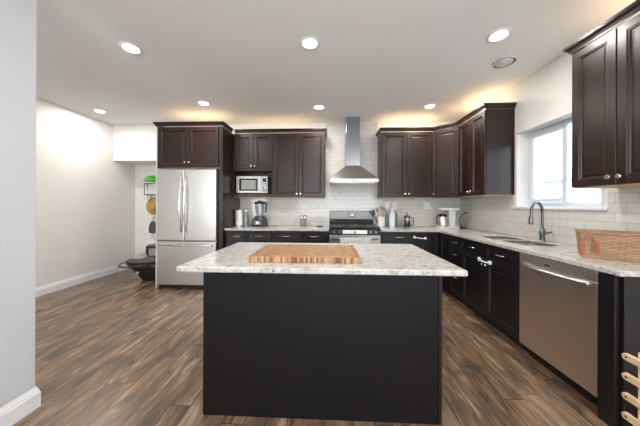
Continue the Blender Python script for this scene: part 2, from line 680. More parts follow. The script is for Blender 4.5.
# ------------------------------------------------------------------ wall cabinets
def upper(name, label, loc, rz, w, z0, z1, depth, doors, niche=None, ends=(0, 0), mat=None):
    """doors: list of (x0, x1, z0, z1, knob side)"""
    r = empty(name, label, 'cabinet', (loc[0] - (.001 if rz else 0), loc[1] - (0 if rz else .001), z0), rz)
    h = z1 - z0
    t_ = .018
    if niche:
        nz0, nz1 = niche[0] - z0, niche[1] - z0
        new('body', B((0, t_, -depth, 0, 0, h), (w - t_, w, -depth, 0, 0, h), (t_, w - t_, -.012, 0, 0, h),
                      (t_, w - t_, -depth, -.012, 0.006, nz0), (t_, w - t_, -depth, -.012, nz1, h)), M_esp, r, .0015)
    else:
        new('body', B((0, w, -depth, 0, 0.006, h)), M_esp, r, .0015)
    new('underside', B((.004, w - .004, -depth + .004, -.002, 0, .0055)), M_maple, r)
    for (a, b, c, d, ks) in doors:
        dr = new('door', panel(b - a, d - c, DOOR, a, c - z0, -depth - .001), M_esp, r, .001)
        kx = b - .028 if ks == 'r' else a + .028
        knob(dr, kx, c - z0 + .05, -depth - .021)
    return r


DT = 2.44
g = .0025
upper('wall_cabinet', 'dark wood wall cabinet above the microwave shelf, next to the refrigerator', (-1.628, D), 0, .673, UZ, DT, .33,
      [(.030, .345, 1.85, DT - .012, 'r'), (.350, .668, 1.85, DT - .012, 'l')], niche=(1.445, 1.82))
upper('wall_cabinet', 'tall two-door dark wood wall cabinet between microwave and range hood', (-.953, D), 0, .846, UZ, DT, .33,
      [(g, .421, UZ + .01, DT - .012, 'r'), (.425, .843, UZ + .01, DT - .012, 'l')])
upper('wall_cabinet', 'two-door dark wood wall cabinet on the back wall, right of the hood', (.803, D), 0, .805, UZ, DT, .33,
      [(.006, .400, UZ + .01, DT - .012, 'r'), (.404, .801, UZ + .01, DT - .012, 'l')])
# cabinet above the refrigerator with its side panel down to the floor
rc = upper('refrigerator_cabinet', 'two-door dark wood cabinet above the stainless refrigerator with floor-length side panel', (-2.644, D), 0, .992, 1.81, DT, .70,
           [(.022, .481, 1.845, DT - .012, 'r'), (.486, .950, 1.845, DT - .012, 'l')])
new('side_panel', B((.993, 1.013, -.70, 0, -1.81, DT - 1.81)), M_esp, rc, .0015)
new('side_panel', B((.955, .992, -.70, -.66, -1.81, 0)), M_esp, rc, .0015)
# diagonal corner cabinet
dc = empty('corner_cabinet', 'diagonal single-door dark wood wall cabinet in the corner', 'cabinet', (1.609, D - .001, UZ))
bm = bmesh.new()
pl = [(0, 0), (.61, 0), (.61, -.61), (.28, -.61), (0, -.33)]
hb = DT - UZ
lo = [bm.verts.new((x, y, .006)) for x, y in pl]; hi = [bm.verts.new((x, y, hb)) for x, y in pl]
bm.faces.new(lo); bm.faces.new(hi)
for k in range(5):
    bm.faces.new((lo[k], lo[(k + 1) % 5], hi[(k + 1) % 5], hi[k]))
new('body', bm, M_esp, dc)
wd = math.hypot(.28, .28)
dd = new('door', panel(wd - .02, hb - .022, DOOR, .01, .01, -.001), M_esp, dc, .001)
dd.location = (0, -.33, 0); dd.rotation_euler = (0, 0, R(-45))
knob(dd, .04, .055, -.021)
# right wall cabinets
upper('wall_cabinet', 'narrow two-door dark wood wall cabinet on the right wall, left of the window', (XR, 3.65), -PI / 2, .62, UZ, DT, .33,
      [(.006, .307, UZ + .01, DT - .012, 'r'), (.311, .614, UZ + .01, DT - .012, 'l')])
upper('wall_cabinet', 'large near dark wood wall cabinet on the right wall, cut by the photo edge', (XR, 1.972), -PI / 2, .60, UZ + .005, DT, .33,
      [(.004, .298, UZ + .012, DT - .012, 'r'), (.302, .596, UZ + .012, DT - .012, 'l')])

CR = [(0, 0), (.006, 0), (.006, .010), (.012, .012), (.014, .022), (.024, .036), (.030, .040), (.030, .046), (.034, .047), (.034, .058), (0, .058)]


def crown(label, pts, z=DT):
    o = new('crown_molding', sweep(pts, [(a, b + z) for a, b in CR]), M_esph)
    return tag(o, label, 'molding')


fy = D - .35
crown('dark crown molding around the top of the refrigerator cabinet', [(-2.647, D - .002), (-2.647, D - .722), (-1.629, D - .722), (-1.629, D - .394)])
crown('dark crown molding over the back wall cabinets left of the hood', [(-1.584, fy), (-.106, fy), (-.106, D - .013)])
sx = XR - .35
crown('dark crown molding stepping around the corner cabinets right of the hood', [(.802, D - .013), (.802, fy), (1.61 + .008, fy), (sx, 3.652 + .008), (sx, 3.029), (XR - .001, 3.029)])
crown('dark crown molding on the near right wall cabinet', [(XR - .001, 1.973), (sx, 1.973), (sx, 1.371)])


# ------------------------------------------------------------------ base cabinets
BH = CT - .032


def base(label, loc, rz, w, fronts, depth=.60, name='base_cabinet', left_end=False):
    """fronts: (kind, x0, x1, z0, z1, handle) kind d=door w=drawer"""
    r = empty(name, label, 'cabinet', (loc[0], loc[1], 0), rz)
    new('body', B((0, w, -depth, -.003, .10, BH)), M_base_shaded, r, .001)
    new('toe_kick', B((0, w, -depth + .07, -.01, 0, .0995)), M_steel_dark, r)
    for (k, a, b, c, d, hd) in fronts:
        nm = 'door' if k == 'd' else 'drawer'
        o = new(nm, panel(b - a, d - c, DOOR if k == 'd' else DRAW, a, c, -depth - .001), M_base_shaded, r, .001)
        if hd == 'p':
            pull(o, (a + b) / 2, (c + d) / 2 + .005, -depth - .020)
        elif hd == 'u':
            pull(o, (a + b) / 2, d - .06, -depth - .020)
        elif hd == 'r':
            knob(o, b - .028, d - .045, -depth - .021)
        elif hd == 'l':
            knob(o, a + .028, d - .045, -depth - .021)
    return r


dz0, dz1, oz0, oz1 = .700, .862, .115, .690
base('narrow dark base cabinet beside the refrigerator, one drawer over one door', (-1.628, D), 0, .33,
     [('w', .004, .326, dz0, dz1, 'p'), ('d', .004, .326, oz0, oz1, 'r')])
base('dark base cabinet under the blender, one drawer over one door', (-1.297, D), 0, .395,
     [('w', .004, .391, dz0, dz1, 'p'), ('d', .004, .391, oz0, oz1, 'r')])
base('wide dark base cabinet just left of the range, two drawers over two doors', (-.901, D), 0, .862,
     [('w', .004, .429, dz0, dz1, 'p'), ('w', .433, .858, dz0, dz1, 'p'), ('d', .004, .429, oz0, oz1, 'r'), ('d', .433, .858, oz0, oz1, 'l')])
base('dark base cabinet just right of the range, one drawer over one door', (.742, D), 0, .556,
     [('w', .004, .552, dz0, dz1, 'p'), ('d', .004, .552, oz0, oz1, 'r')])
# corner carousel cabinet, L shaped
cc = empty('corner_base_cabinet', 'dark L-shaped corner base cabinet with folding door where the counters meet', 'cabinet', (0, 0, 0))
e = .003
new('body', cells([1.300, 1.620, XR - e], [3.340, 3.662, D - e], lambda i, j: not (i == 0 and j == 0), .10, BH), M_base_shaded, cc)
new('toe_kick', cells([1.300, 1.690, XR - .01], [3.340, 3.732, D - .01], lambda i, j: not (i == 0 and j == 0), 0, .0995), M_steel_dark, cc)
new('door', panel(.288, .745, DOOR, 1.306, oz0, 3.661), M_base_shaded, cc, .001)
d2 = new('door', panel(.288, .745, DOOR, 0, oz0, 0), M_base_shaded, cc, .001)
d2.location = (1.619, 3.634, 0); d2.rotation_euler = (0, 0, -PI / 2)
# right run
base('narrow dark drawer stack on the right run, between corner and sink cabinets', (XR, 3.339), -PI / 2, .29,
     [('w', .004, .286, dz0, dz1, 'p'), ('w', .004, .286, .41, .690, 'u'), ('w', .004, .286, oz0, .400, 'u')])
sinkb = base('wide dark sink base cabinet under the window with two false drawers', (XR, 3.047), -PI / 2, .928,
             [('w', .004, .462, dz0, dz1, 'p'), ('w', .466, .924, dz0, dz1, 'p'), ('d', .004, .462, oz0, oz1, 'r'), ('d', .466, .924, oz0, oz1, 'l')])
# hollow out is hidden; end filler beyond the dishwasher
ef = empty('end_cabinet', 'narrow dark end panel closing the right counter run beside the dishwasher', 'cabinet', (0, 0, 0))
new('side_panel', B((1.60, XR - e, 1.424, 1.509, 0, BH)), M_base_shaded, ef, .002)
new('front_panel', B((1.585, 1.599, 1.424, 1.509, .0, BH)), M_base_shaded, ef, .002)
new('end_panel', B((1.615, XR - e, 1.405, 1.4235, .0, BH)), M_base_shaded, ef, .002)

# ------------------------------------------------------------------ counters
o = new('countertop', B((-1.628, -.036, D - .645, D - .012, CT - .031, CT)), M_granite, None, .004)
tag(o, 'white speckled granite countertop on the back wall left of the range', 'countertop')
cx = XR - .645
SX0, SX1, SY0, SYM, SY1 = 1.745, 2.075, 2.24, 2.62, 2.97
o = new('countertop', cells([.734, cx, SX0, SX1, XR - .012], [1.385, SY0, SYM - .012, SYM + .012, SY1, D - .645, D - .012],
                            lambda i, j: (j == 5 or i >= 1) and not (i == 2 and j in (1, 3)), CT - .031, CT), M_granite, None, .004)
tag(o, 'L-shaped white granite countertop running from the range around under the window', 'countertop')

sk = empty('kitchen_sink', 'stainless double bowl undermount sink below the window', 'sink', (0, 0, 0))
for (a, b) in ((SY0, SYM - .012), (SYM + .012, SY1)):
    x0, x1 = SX0 + .002, SX1 - .002
    a += .002; b -= .002
    z1, z0 = CT - .006, CT - .031 - .0
    bw = bmesh.new()
    th = .004
    zb = CT - .030
    box(bw, x0, x0 + th, a, b, zb, z1); box(bw, x1 - th, x1, a, b, zb, z1)
    box(bw, x0 + th, x1 - th, a, a + th, zb, z1); box(bw, x0 + th, x1 - th, b - th, b, zb, z1)
    box(bw, x0 + th, x1 - th, a + th, b - th, zb, zb + .003)
    o = new('bowl', bw, M_steel, sk)
    new('drain', L([(.035, 0), (.035, .002), (.028, .003), (0, .001)], ((x0 + x1) / 2, (a + b) / 2, zb + .003), 20), M_chrome, o, smooth=True)

fa = empty('kitchen_faucet', 'dark gooseneck pull-down faucet behind the sink', 'faucet', (2.125, 2.53, CT))
new('base', L([(.030, 0), (.030, .006), (.024, .012), (.021, .05), (.026, .075), (.026, .105), (.018, .12), (.014, .135), (0, .135)], (0, 0, 0), 20), M_gun, fa, smooth=True)
pts = [(0, 0, .12), (0, 0, .27)]
rad = .084
dx, dy = -.93, -.36
for k in range(1, 12):
    a = PI * k / 11
    q = rad * (1 - math.cos(a))
    pts.append((dx * q, dy * q, .295 + rad * math.sin(a) * 1.15))
pts.append((dx * .169, dy * .169, .255))
new('spout', T(pts, .0125, 12), M_gun, fa, smooth=True)
new('spray_head', T([(dx * .169, dy * .169, .262), (dx * .171, dy * .171, .245), (dx * .175, dy * .175, .20), (dx * .177, dy * .177, .175)], [.014, .018, .020, .016], 14), M_gun, fa, smooth=True)
new('lever', T([(0, -.02, .085), (.0, -.05, .088), (.01, -.095, .105)], [.014, .009, .007], 10), M_gun, fa, smooth=True)

# ------------------------------------------------------------------ dishwasher
dw = empty('dishwasher', 'stainless steel dishwasher at the near end of the right counter run', 'dishwasher', (XR, 2.117, 0), -PI / 2)
W = .606
new('body', B((.006, W - .006, -.585, -.01, .10, BH - .004)), M_black, dw)
new('toe_kick', B((.006, W - .006, -.55, -.05, 0, .0995)), M_steel_dark, dw)
dd = new('door', B((.004, W - .003, -.632, -.586, .108, .795)), M_steelw, dw, .005)
cp = new('control_panel', B((.004, W - .003, -.632, -.586, .799, .862)), M_steelw, dw, .004)
new('logo_badge', B((.245, .285, -.6335, -.6321, .812, .822)), M_black, cp)
bm = bmesh.new()
pts = [(.045 + .50 * k / 10, -.634 - .045 * math.sin(PI * k / 10) ** .7, .775 + .0 * k) for k in range(11)]
tube(bm, pts, [.012] + [.015] * 9 + [.012], 12)
new('handle', bm, M_chrome, dd, smooth=True)

# ------------------------------------------------------------------ refrigerator
fr = empty('refrigerator', 'stainless french-door refrigerator with bottom freezer drawer', 'refrigerator', (-2.601, 3.487, 0))
FW = .905
SP = .425
new('body', B((.006, FW - .006, .075, .76, .05, 1.79)), simple('fridge_side', (.07, .07, .075), .4), fr, .004)
new('base_grille', B((.02, FW - .02, .04, .07, .012, .055)), M_black, fr)
for (a, b, hx, sgn) in ((0, SP - .002, SP - .035, -1), (SP + .002, FW, SP + .035, 1)):
    dr = new('door', B((a, b, 0, .073, .725, 1.788)), M_steelv, fr, .012, segs=3)
    bm = bmesh.new()
    pts = [(hx, .002, .86)] + [(hx, -.025 - .04 * math.sin(PI * k / 12), .875 + .79 * k / 12) for k in range(13)] + [(hx, .002, 1.68)]
    tube(bm, pts, .0145, 12)
    new('handle', bm, M_chrome, dr, smooth=True)
fd = new('freezer_drawer', B((0, FW, 0, .073, .065, .715)), M_steelv, fr, .012, segs=3)
bm = bmesh.new()
pts = [(.05, .002, .665)] + [(.06 + (FW - .12) * k / 12, -.03 - .022 * math.sin(PI * k / 12), .665) for k in range(13)] + [(FW - .05, .002, .665)]
tube(bm, pts, .0145, 12)
new('handle', bm, M_chrome, fd, smooth=True)
for x in (.10, FW - .10):
    new('foot', L([(.022, 0), (.022, .02), (.012, .022), (.012, .05), (0, .05)], (x, .10, 0), 12), M_black, fr, smooth=True)
new('logo_badge', B((FW - .12, FW - .075, -.0012, .0, 1.73, 1.738)), M_chrome, fr)

# ------------------------------------------------------------------ microwave
mw = empty('microwave', 'small stainless microwave in the open shelf under a wall cabinet', 'microwave', (-1.575, 3.935, 1.445))
new('housing', B((0, .525, .02, .30, .014, .292)), M_steel, mw, .004)
dm = new('door', cells([0, .05, .36, .425], [.014, .05, .25, .292], lambda i, j: not (i == 1 and j == 1), 0, .0195, 'XZ'), M_steel, mw, .003)
new('window', B((.05, .36, .006, .016, .05, .25)), M_dglass, dm)
new('window_mesh', B((.085, .325, .003, .0055, .075, .225)), simple('mesh_screen', (.30, .29, .27), .45, .3), dm)
cp = new('control_panel', B((.427, .525, 0, .0195, .014, .292)), M_steel, mw, .003)
new('keypad', B((.445, .507, -.003, -.0005, .05, .255)), M_black, cp)
for i in range(3):
    for j in range(4):
        new('button', B((.450 + i * .019, .463 + i * .019, -.0055, -.0032, .065 + j * .035, .083 + j * .035)), M_chrome, cp)
for x in (.05, .475):
    for y in (.05, .26):
        new('foot', L([(.014, 0), (.014, .014), (0, .014)], (x, y, 0), 12), M_black, mw)

# ------------------------------------------------------------------ range hood
hd = empty('range_hood', 'stainless chimney range hood above the range', 'hood', (.352, D - .012, 0))
hw, hdp, z0 = .381, .49, 1.62
bm = bmesh.new()
pr = [(hw, hdp, z0), (hw, hdp, z0 + .055), (.125, .285, z0 + .285), (.125, .285, z0 + .30)]
rg = [[bm.verts.new(p) for p in ((-a, 0, z), (a, 0, z), (a, -b, z), (-a, -b, z))] for a, b, z in pr]
for a, b in zip(rg, rg[1:]):
    for k in range(4):
        bm.faces.new((a[k], a[(k + 1) % 4], b[(k + 1) % 4], b[k]))
bm.faces.new(rg[0]); bm.faces.new(rg[-1])
new('canopy', bm, M_steel, hd, .003)
new('chimney', B((-.118, .118, -.275, 0, z0 + .301, 2.35), (-.112, .112, -.269, 0, 2.35, H - .002)), M_duct, hd, .002)
new('filter', B((-.34, -.005, -.44, -.06, z0 - .008, z0 - .0005), (.005, .34, -.44, -.06, z0 - .008, z0 - .0005)), M_chrome, hd, .001)
for k in range(3):
    new('button', L([(.008, 0), (.008, .003), (0, .003)], (.0 + (k - 1) * .035, -hdp, z0 + .028), 12, 'Y'), M_black, hd)
for s in (-1, 1):
    ld = new('hood_lamp', L([(.028, -.004), (.028, 0), (0, 0)], (s * .25, -.25, z0 - .009), 16), M_cream, hd)

# ------------------------------------------------------------------ range
rg = empty('gas_range', 'stainless and black gas range with backguard below the hood', 'range', (-.031, D - .012, 0))
RW = .762
new('body', B((.002, RW - .002, -.625, -.002, .06, .905)), M_black, rg, .003)
new('cooktop', B((0, RW, -.655, -.055, .906, .922)), M_dglass, rg, .004)
bgd = new('backguard', B((.002, RW - .002, -.055, -.002, .906, 1.165), ), M_black, rg, .008)
new('backguard_panel', B((.008, RW - .008, -.0655, -.0555, 1.02, 1.160)), M_bg, bgd, .005)
new('clock_display', B((.31, .455, -.069, -.066, 1.060, 1.128)), M_dglass, bgd, .002)
new('clock_digits', B((.355, .365, -.0705, -.0692, 1.085, 1.105), (.371, .381, -.0705, -.0692, 1.085, 1.105), (.389, .399, -.0705, -.0692, 1.085, 1.105), (.405, .415, -.0705, -.0692, 1.085, 1.105)), emis('clock_glow', (.6, .9, .8), 1.0), bgd)
bm = bmesh.new()
tube(bm, [(.02, -.065, .975), (RW - .02, -.065, .975)], .034, 14)
new('vent_trim', bm, M_black, bgd, smooth=True)
for gx in (.02, .265, .51):
    bm = bmesh.new()
    w_ = .232
    for yy in (-.62, -.40, -.36, -.13):
        box(bm, gx, gx + w_, yy - .006, yy + .006, .938, .950)
    for xx in (0, w_ / 2 - .006, w_ - .012):
        box(bm, gx + xx, gx + xx + .012, -.626, -.124, .938, .950)
    for xx in (0, w_ - .012):
        for yy in (-.626, -.136):
            box(bm, gx + xx, gx + xx + .012, yy, yy + .012, .9225, .938)
    new('grate', bm, M_iron, rg, .001)
for (bx, by) in ((.136, -.50), (.136, -.25), (.381, -.38), (.626, -.50), (.626, -.25)):
    new('burner', L([(.048, 0), (.045, .006), (.030, .008), (.030, .013), (0, .014)], (bx, by, .9225), 20), M_iron, rg, smooth=True)
cp = new('control_panel', B((.001, RW - .001, -.668, -.626, .825, .904)), M_black, rg, .006)
new('center_trim', B((.20, .56, -.6705, -.6685, .838, .892)), M_steelw, cp, .002)
for kx in (.075, .155, .381, .607, .687):
    k = new('knob', L([(.022, 0), (.021, .018), (.017, .024), (0, .024)], (kx, -.6705, .865), 18, 'Y'), M_chrome if kx == .381 else M_gun, cp, smooth=True)
od = new('oven_door', B((.003, RW - .003, -.662, -.627, .24, .820)), M_steel, rg, .006)
new('oven_window', B((.12, RW - .12, -.665, -.6625, .36, .66)), M_dglass, od, .002)
bm = bmesh.new()
tube(bm, [(.05, -.662, .765), (.05, -.70, .765), (.06, -.712, .765), (RW - .06, -.712, .765), (RW - .05, -.70, .765), (RW - .05, -.662, .765)], .012, 10)
new('handle', bm, M_gun, od, smooth=True)
new('storage_drawer', B((.003, RW - .003, -.658, -.627, .075, .232)), M_steel, rg, .006)
for x in (.05, RW - .05):
    for y in (-.55, -.08):
        new('foot', L([(.02, 0), (.02, .06), (0, .06)], (x, y, 0), 10), M_black, rg)
# towel over the oven handle
bm = bmesh.new()
prf = [(-.697, .52), (-.697, .74), (-.697, .765), (-.702, .779), (-.712, .783), (-.722, .779), (-.727, .765), (-.728, .70), (-.727, .44)]
rings = []
for i in range(25):
    x = .16 + .44 * i / 24
    wv = .003 * math.sin(i * 1.1)
    rings.append([bm.verts.new((x - .031, D - .012 + y - (abs(wv) if y < -.715 else -wv * .2), z)) for y, z in prf])
for a, b in zip(rings, rings[1:]):
    for k in range(len(prf) - 1):
        bm.faces.new((a[k], a[k + 1], b[k + 1], b[k]))
tw = new('dish_towel', bm, M_towel, None, smooth=True)
md = tw.modifiers.new('thick', 'SOLIDIFY'); md.thickness = .003; md.offset = 0
tag(tw, 'speckled pale grey dish towel hanging over the oven handle', 'towel')

# ------------------------------------------------------------------ island
isl = empty('kitchen_island', 'black-brown kitchen island with plain front panel', 'island', (0, 0, 0))
new('body', B((-.752, .620, 1.43, 2.20, 0, CT - .034)), M_isl_shaded, isl, .002)
new('front_panel', B((-.762, .614, 1.410, 1.4295, 0, CT - .034)), M_isl_shaded, isl, .002)
new('corner_trim', B((.6185, .637, 1.412, 1.450, 0, CT - .034)), M_base_shaded, isl, .003)
new('side_panel', B((.6205, .633, 1.4505, 2.20, 0, CT - .034)), M_base_shaded, isl, .001)
for k in range(2):
    a = -.74 + k * .68
    new('door', panel(.66, .74, DOOR, 0, 0, 0), M_base_shaded, isl).matrix_local = Matrix.Translation((a + .665, 2.201, .11)) @ Matrix.Rotation(PI, 4, 'Z')
o = new('countertop', B((-.889, .746, 1.346, 2.274, CT - .033, CT)), M_granite, None, .008, segs=3)
tag(o, 'white granite slab with dark flecks on top of the island', 'countertop')

# cutting board
cb = empty('cutting_board', 'large end-grain butcher block cutting board lying on the island', 'cutting board', (-.165, 1.70, CT))
bw, bd, bt = .345, .23, .040
bm = bmesh.new()
pr = [(0, 0), (0, bt - .004), (.004, bt), (.022, bt), (.026, bt - .006), (.034, bt - .006), (.038, bt)]
rings = []
for ins, z in pr:
    rings.append([bm.verts.new(p) for p in ((-bw + ins, -bd + ins, z), (bw - ins, -bd + ins, z), (bw - ins, bd - ins, z), (-bw + ins, bd - ins, z))])
bm.faces.new(rings[0])
for i, (a, b) in enumerate(zip(rings, rings[1:])):
    for k in range(4):
        f = bm.faces.new((a[k], a[(k + 1) % 4], b[(k + 1) % 4], b[k]))
        f.material_index = 1 if i == 0 else 0
bm.faces.new(rings[-1])
new('board', bm, [M_board, M_boards], cb)
cb.rotation_euler = (0, 0, R(.3))

# ------------------------------------------------------------------ ceiling lights
def can(x, y, label):
    r = empty('recessed_light', label, 'ceiling light', (x, y, H), 0, 'lit recessed ceiling lights')
    new('trim_ring', L([(.062, -.001), (.088, -.001), (.092, -.006), (.088, -.009), (.070, -.010), (.062, -.004)], (0, 0, 0), 32), M_trim, r, smooth=True)
    new('lens', L([(.0, -.002), (.061, -.002), (.061, -.006), (.0, -.012)], (0, 0, 0), 32), M_lamp, r, smooth=True)
    l = bpy.data.lights.new('downlight', 'AREA')
    l.shape = 'DISK'; l.size = .13; l.energy = CAN_POWER; l.color = (1.0, .955, .90)
    lo = bpy.data.objects.new('downlight', l)
    C.objects.link(lo); lo.parent = r; lo.location = (0, 0, -.018)
    return r


for x, y, lb in ((-1.867, 2.168, 'round lit recessed light, nearer one on the left, in front of the refrigerator'),
                 (-.196, 2.165, 'round lit recessed light nearest above the island, in the middle of the near row'),
                 (1.425, 2.128, 'round lit recessed light beside the unlit ceiling fitting'),
                 (-3.598, 3.601, 'round lit recessed light closest to the plain left wall'),
                 (-1.821, 3.373, 'round lit recessed light just above the refrigerator cabinet'),
                 (-.186, 3.572, 'round lit recessed light just left of the range hood chimney'),
                 (1.435, 3.595, 'round lit recessed light in front of the diagonal corner cabinet')):
    can(x, y, lb)
for x, y, lb in ((-.2, .60, 'added unseen recessed light over the camera position, behind the near row'), (1.2, -1.4, 'added unseen recessed light at the rear right of the room'), (-.9, -1.4, 'added unseen recessed light at the rear left of the room')):  # added lamps behind the camera, unseen, for extra light
    can(x, y, lb)
eb = empty('ceiling_fitting', 'round unlit recessed fitting with grey tilted insert in the ceiling at right', 'ceiling fitting', (1.743, 2.527, H))
new('trim_ring', L([(.075, -.001), (.100, -.001), (.104, -.006), (.098, -.010), (.080, -.008)], (0, 0, 0), 32), M_chrome, eb, smooth=True)
o = new('insert', L([(.0, .0), (.074, .0), (.070, -.012), (.045, -.022), (0, -.026)], (0, 0, 0), 32), simple('grey_insert', (.62, .62, .63), .5), eb, smooth=True)
o.location = (0, 0, -.003)


# added unseen light strips on the wall cabinets, for warm glow on the ceiling
def added_strip(name, label, x0, x1, y0, y1, z, power, sx_, sy_):
    o = new(name, B((x0, x1, y0, y1, z, z + .008)), emis(name + '_glow', (1.0, .62, .25), 2.0), None, .002)
    tag(o, label, 'added light strip')
    l = bpy.data.lights.new('added_strip_light', 'AREA')
    l.shape = 'RECTANGLE'; l.size = sx_; l.size_y = sy_; l.energy = power; l.color = (1.0, .70, .40)
    lo = bpy.data.objects.new('added_strip_light', l)
    C.objects.link(lo); lo.parent = o
    lo.location = ((x0 + x1) / 2, (y0 + y1) / 2, z + .012); lo.rotation_euler = (PI, 0, 0)


added_strip('added_light_strip', 'added warm light strip on top of the refrigerator cabinet', -2.5, -1.75, 3.85, 3.87, DT + .001, ADDED_STRIP_POWER, .75, .03)
added_strip('added_light_strip', 'added warm light strip on top of the cabinets left of the hood', -1.5, -.2, 4.10, 4.12, DT + .001, ADDED_STRIP_POWER * .5, 1.2, .03)
added_strip('added_light_strip', 'added warm light strip on top of the cabinets right of the hood', .9, 1.75, 4.10, 4.12, DT + .001, ADDED_STRIP_POWER, .85, .03)
added_strip('added_light_strip', 'added warm light strip on top of the cabinets left of the window', 2.04, 2.06, 3.10, 3.75, DT + .001, ADDED_STRIP_POWER, .03, .65)
added_strip('added_light_strip', 'added warm light strip on top of the near right wall cabinet', 2.04, 2.06, 1.42, 1.90, DT + .001, ADDED_STRIP_POWER * .5, .03, .45)

# ------------------------------------------------------------------ wall plates
def plate(label, loc, rz, kind, gangs=1):
    r = empty('wall_outlet' if kind == 'o' else 'light_switch', label, 'outlet' if kind == 'o' else 'switch', loc, rz)
    w_ = .035 + .023 * (gangs - 1)
    new('cover_plate', B((-w_, w_, -.006, 0, -.058, .058)), M_white, r, .003)
    for gi in range(gangs):
        gx = (gi - (gangs - 1) / 2) * .046
        if kind == 'o':
            for zz in (-.022, .022):
                new('socket', B((gx - .014, gx + .014, -.009, -.0065, zz - .014, zz + .014)), M_cream, r, .003)
        else:
            new('rocker', B((gx - .014, gx + .014, -.010, -.0065, -.03, .03)), M_cream, r, .003)
    return r


yb = D - .0115
plate('white wall outlet above the white bottle, right of the range', (.975, yb, 1.255), 0, 'o', 1)
plate('white switch plate on the tile beside the outlet, left of the french press', (1.095, yb, 1.255), 0, 's', 1)
plate('white outlet plate on the tile between french press and coffee maker', (1.655, yb, 1.255), 0, 'o', 2)
plate('white light switch on the plain left wall', (XL + .0005, 3.956, 1.15), PI / 2, 's', 1)

# ------------------------------------------------------------------ things on the back counter
pt = empty('paper_towel_roll', 'white paper towel roll standing by the refrigerator panel', 'paper towel', (-1.562, 4.04, CT))
new('stand', L([(.06, 0), (.06, .008), (.008, .010), (.008, .295), (.012, .30), (0, .305)], (0, 0, 0), 24), M_chrome, pt, smooth=True)
new('roll', L([(.012, .012), (.058, .012), (.058, .275), (.012, .275)], (0, 0, 0), 32), M_paper, pt, smooth=True)
bt_ = empty('glass_bottle', 'tall grey glass bottle beside the paper towel roll', 'bottle', (-1.468, 4.10, CT))
new('bottle', L([(.036, 0), (.038, .01), (.038, .16), (.030, .19), (.014, .215), (.014, .25), (0, .25)], (0, 0, 0), 20), simple('grey_glass', (.30, .33, .34), .15), bt_, smooth=True)
new('cap', L([(.017, .2505), (.017, .275), (0, .275)], (0, 0, 0), 16), M_chrome, bt_, smooth=True)

bl = empty('blender', 'black countertop blender with clear jar and black lid', 'blender', (-1.215, 4.06, CT))
bm = bmesh.new()
pr = [(.105, .105, .0), (.108, .108, .03), (.100, .100, .12), (.062, .070, .165), (.060, .068, .175)]
rr = [[bm.verts.new(p) for p in ((-a, -b, z), (a, -b, z), (a, b, z), (-a, b, z))] for a, b, z in pr]
for a, b in zip(rr, rr[1:]):
    for k in range(4):
        bm.faces.new((a[k], a[(k + 1) % 4], b[(k + 1) % 4], b[k]))
bm.faces.new(rr[0]); bm.faces.new(rr[-1])
mb = new('motor_base', bm, M_black, bl, .006)
new('control_plate', B((-.06, .06, -.1135, -.1085, .035, .095)), M_gun, mb, .002)
new('dial', L([(.022, 0), (.020, .016), (0, .017)], (0, -.114, .065), 16, 'Y'), M_chrome, mb, smooth=True)
new('jar', L([(.050, .176), (.056, .19), (.060, .21), (.078, .375), (.078, .38), (.073, .38), (.055, .20), (0, .195)], (0, 0, 0), 24), M_glass, bl, smooth=True)
new('lid', L([(.083, .381), (.085, .41), (.060, .418), (.030, .42), (.028, .435), (0, .437)], (0, 0, 0), 24), M_black, bl, smooth=True)
new('handle', T([(.07, -.01, .385), (.112, -.01, .388), (.118, -.01, .36), (.108, -.01, .25), (.095, -.01, .235)], [.012, .013, .012, .011, .010], 10), M_black, bl, smooth=True)
cdo = new('power_cord', T([(.0, 0, .004), (.05, .05, .004), (.12, .06, .004), (.19, .03, .004)], .004, 6), M_black, None, smooth=True)
cdo.location = (-1.10, 4.02, CT + .0005)
tag(cdo, 'black power cord lying on the counter right of the blender', 'cord')

def mill(loc, label, h=.20):
    r = empty('pepper_mill', label, 'grinder', loc, 0, 'pair of grinders')
    new('body', L([(.024, 0), (.024, .02), (.020, .03), (.020, h * .6), (.025, h * .68), (0, h * .68)], (0, 0, 0), 18), simple('smoked_acrylic', (.22, .22, .21), .2), r, smooth=True)
    new('cap', L([(.025, h * .685), (.026, h * .86), (.018, h * .93), (.008, h * .95), (.006, h), (0, h)], (0, 0, 0), 18), M_chrome, r, smooth=True)
    return r


mill((-.505, 4.07, CT), 'left one of the two silver grinders on the counter left of the range')
mill((-.445, 4.07, CT), 'right one of the two silver grinders on the counter left of the range')
sr = new('spoon_rest', L([(.045, 0), (.065, .012), (.062, .014), (.043, .004), (0, .003)], (0, 0, 0), 24), M_gun, None, smooth=True)
sr.location = (-.19, 4.05, CT)
tag(sr, 'small dark round dish on the counter just left of the range', 'dish')

# right of the range
ut = empty('utensil_crock', 'white ceramic crock right of the range holding wooden spoons', 'crock', (.835, 4.10, CT))
new('pot', L([(.055, 0), (.062, .006), (.065, .17), (.062, .175), (.057, .17), (.052, .01), (0, .008)], (0, 0, 0), 28), M_cream, ut, smooth=True)
for i, (a, ln, rx, lb) in enumerate(((-.30, .30, .0, 'wooden spoon leaning left in the white crock'), (.05, .34, .08, 'tallest upright wooden spoon in the white crock'),
                                     (.26, .32, -.05, 'wooden spoon leaning right in the white crock'))):
    sp_ = empty('wooden_spoon', lb, 'spoon', (.835 + (i - 1) * .016, 4.10, CT + .012), 0, 'wooden spoons in the crock')
    hs = new('handle', T([(0, 0, 0), (0, 0, ln - .06)], .0055, 8), M_spoon, sp_, smooth=True)
    hb_ = new('bowl', L([(0, 0), (.014, .008), (.022, .03), (.020, .052), (.010, .066), (0, .07)], (0, 0, ln - .068), 14), M_spoon, sp_, smooth=True)
    for oo in (hs, hb_):
        oo.rotation_euler = (rx, a * .55, 0)
    hb_.scale = (1.05, .5, 1) if False else (1, 1, 1)
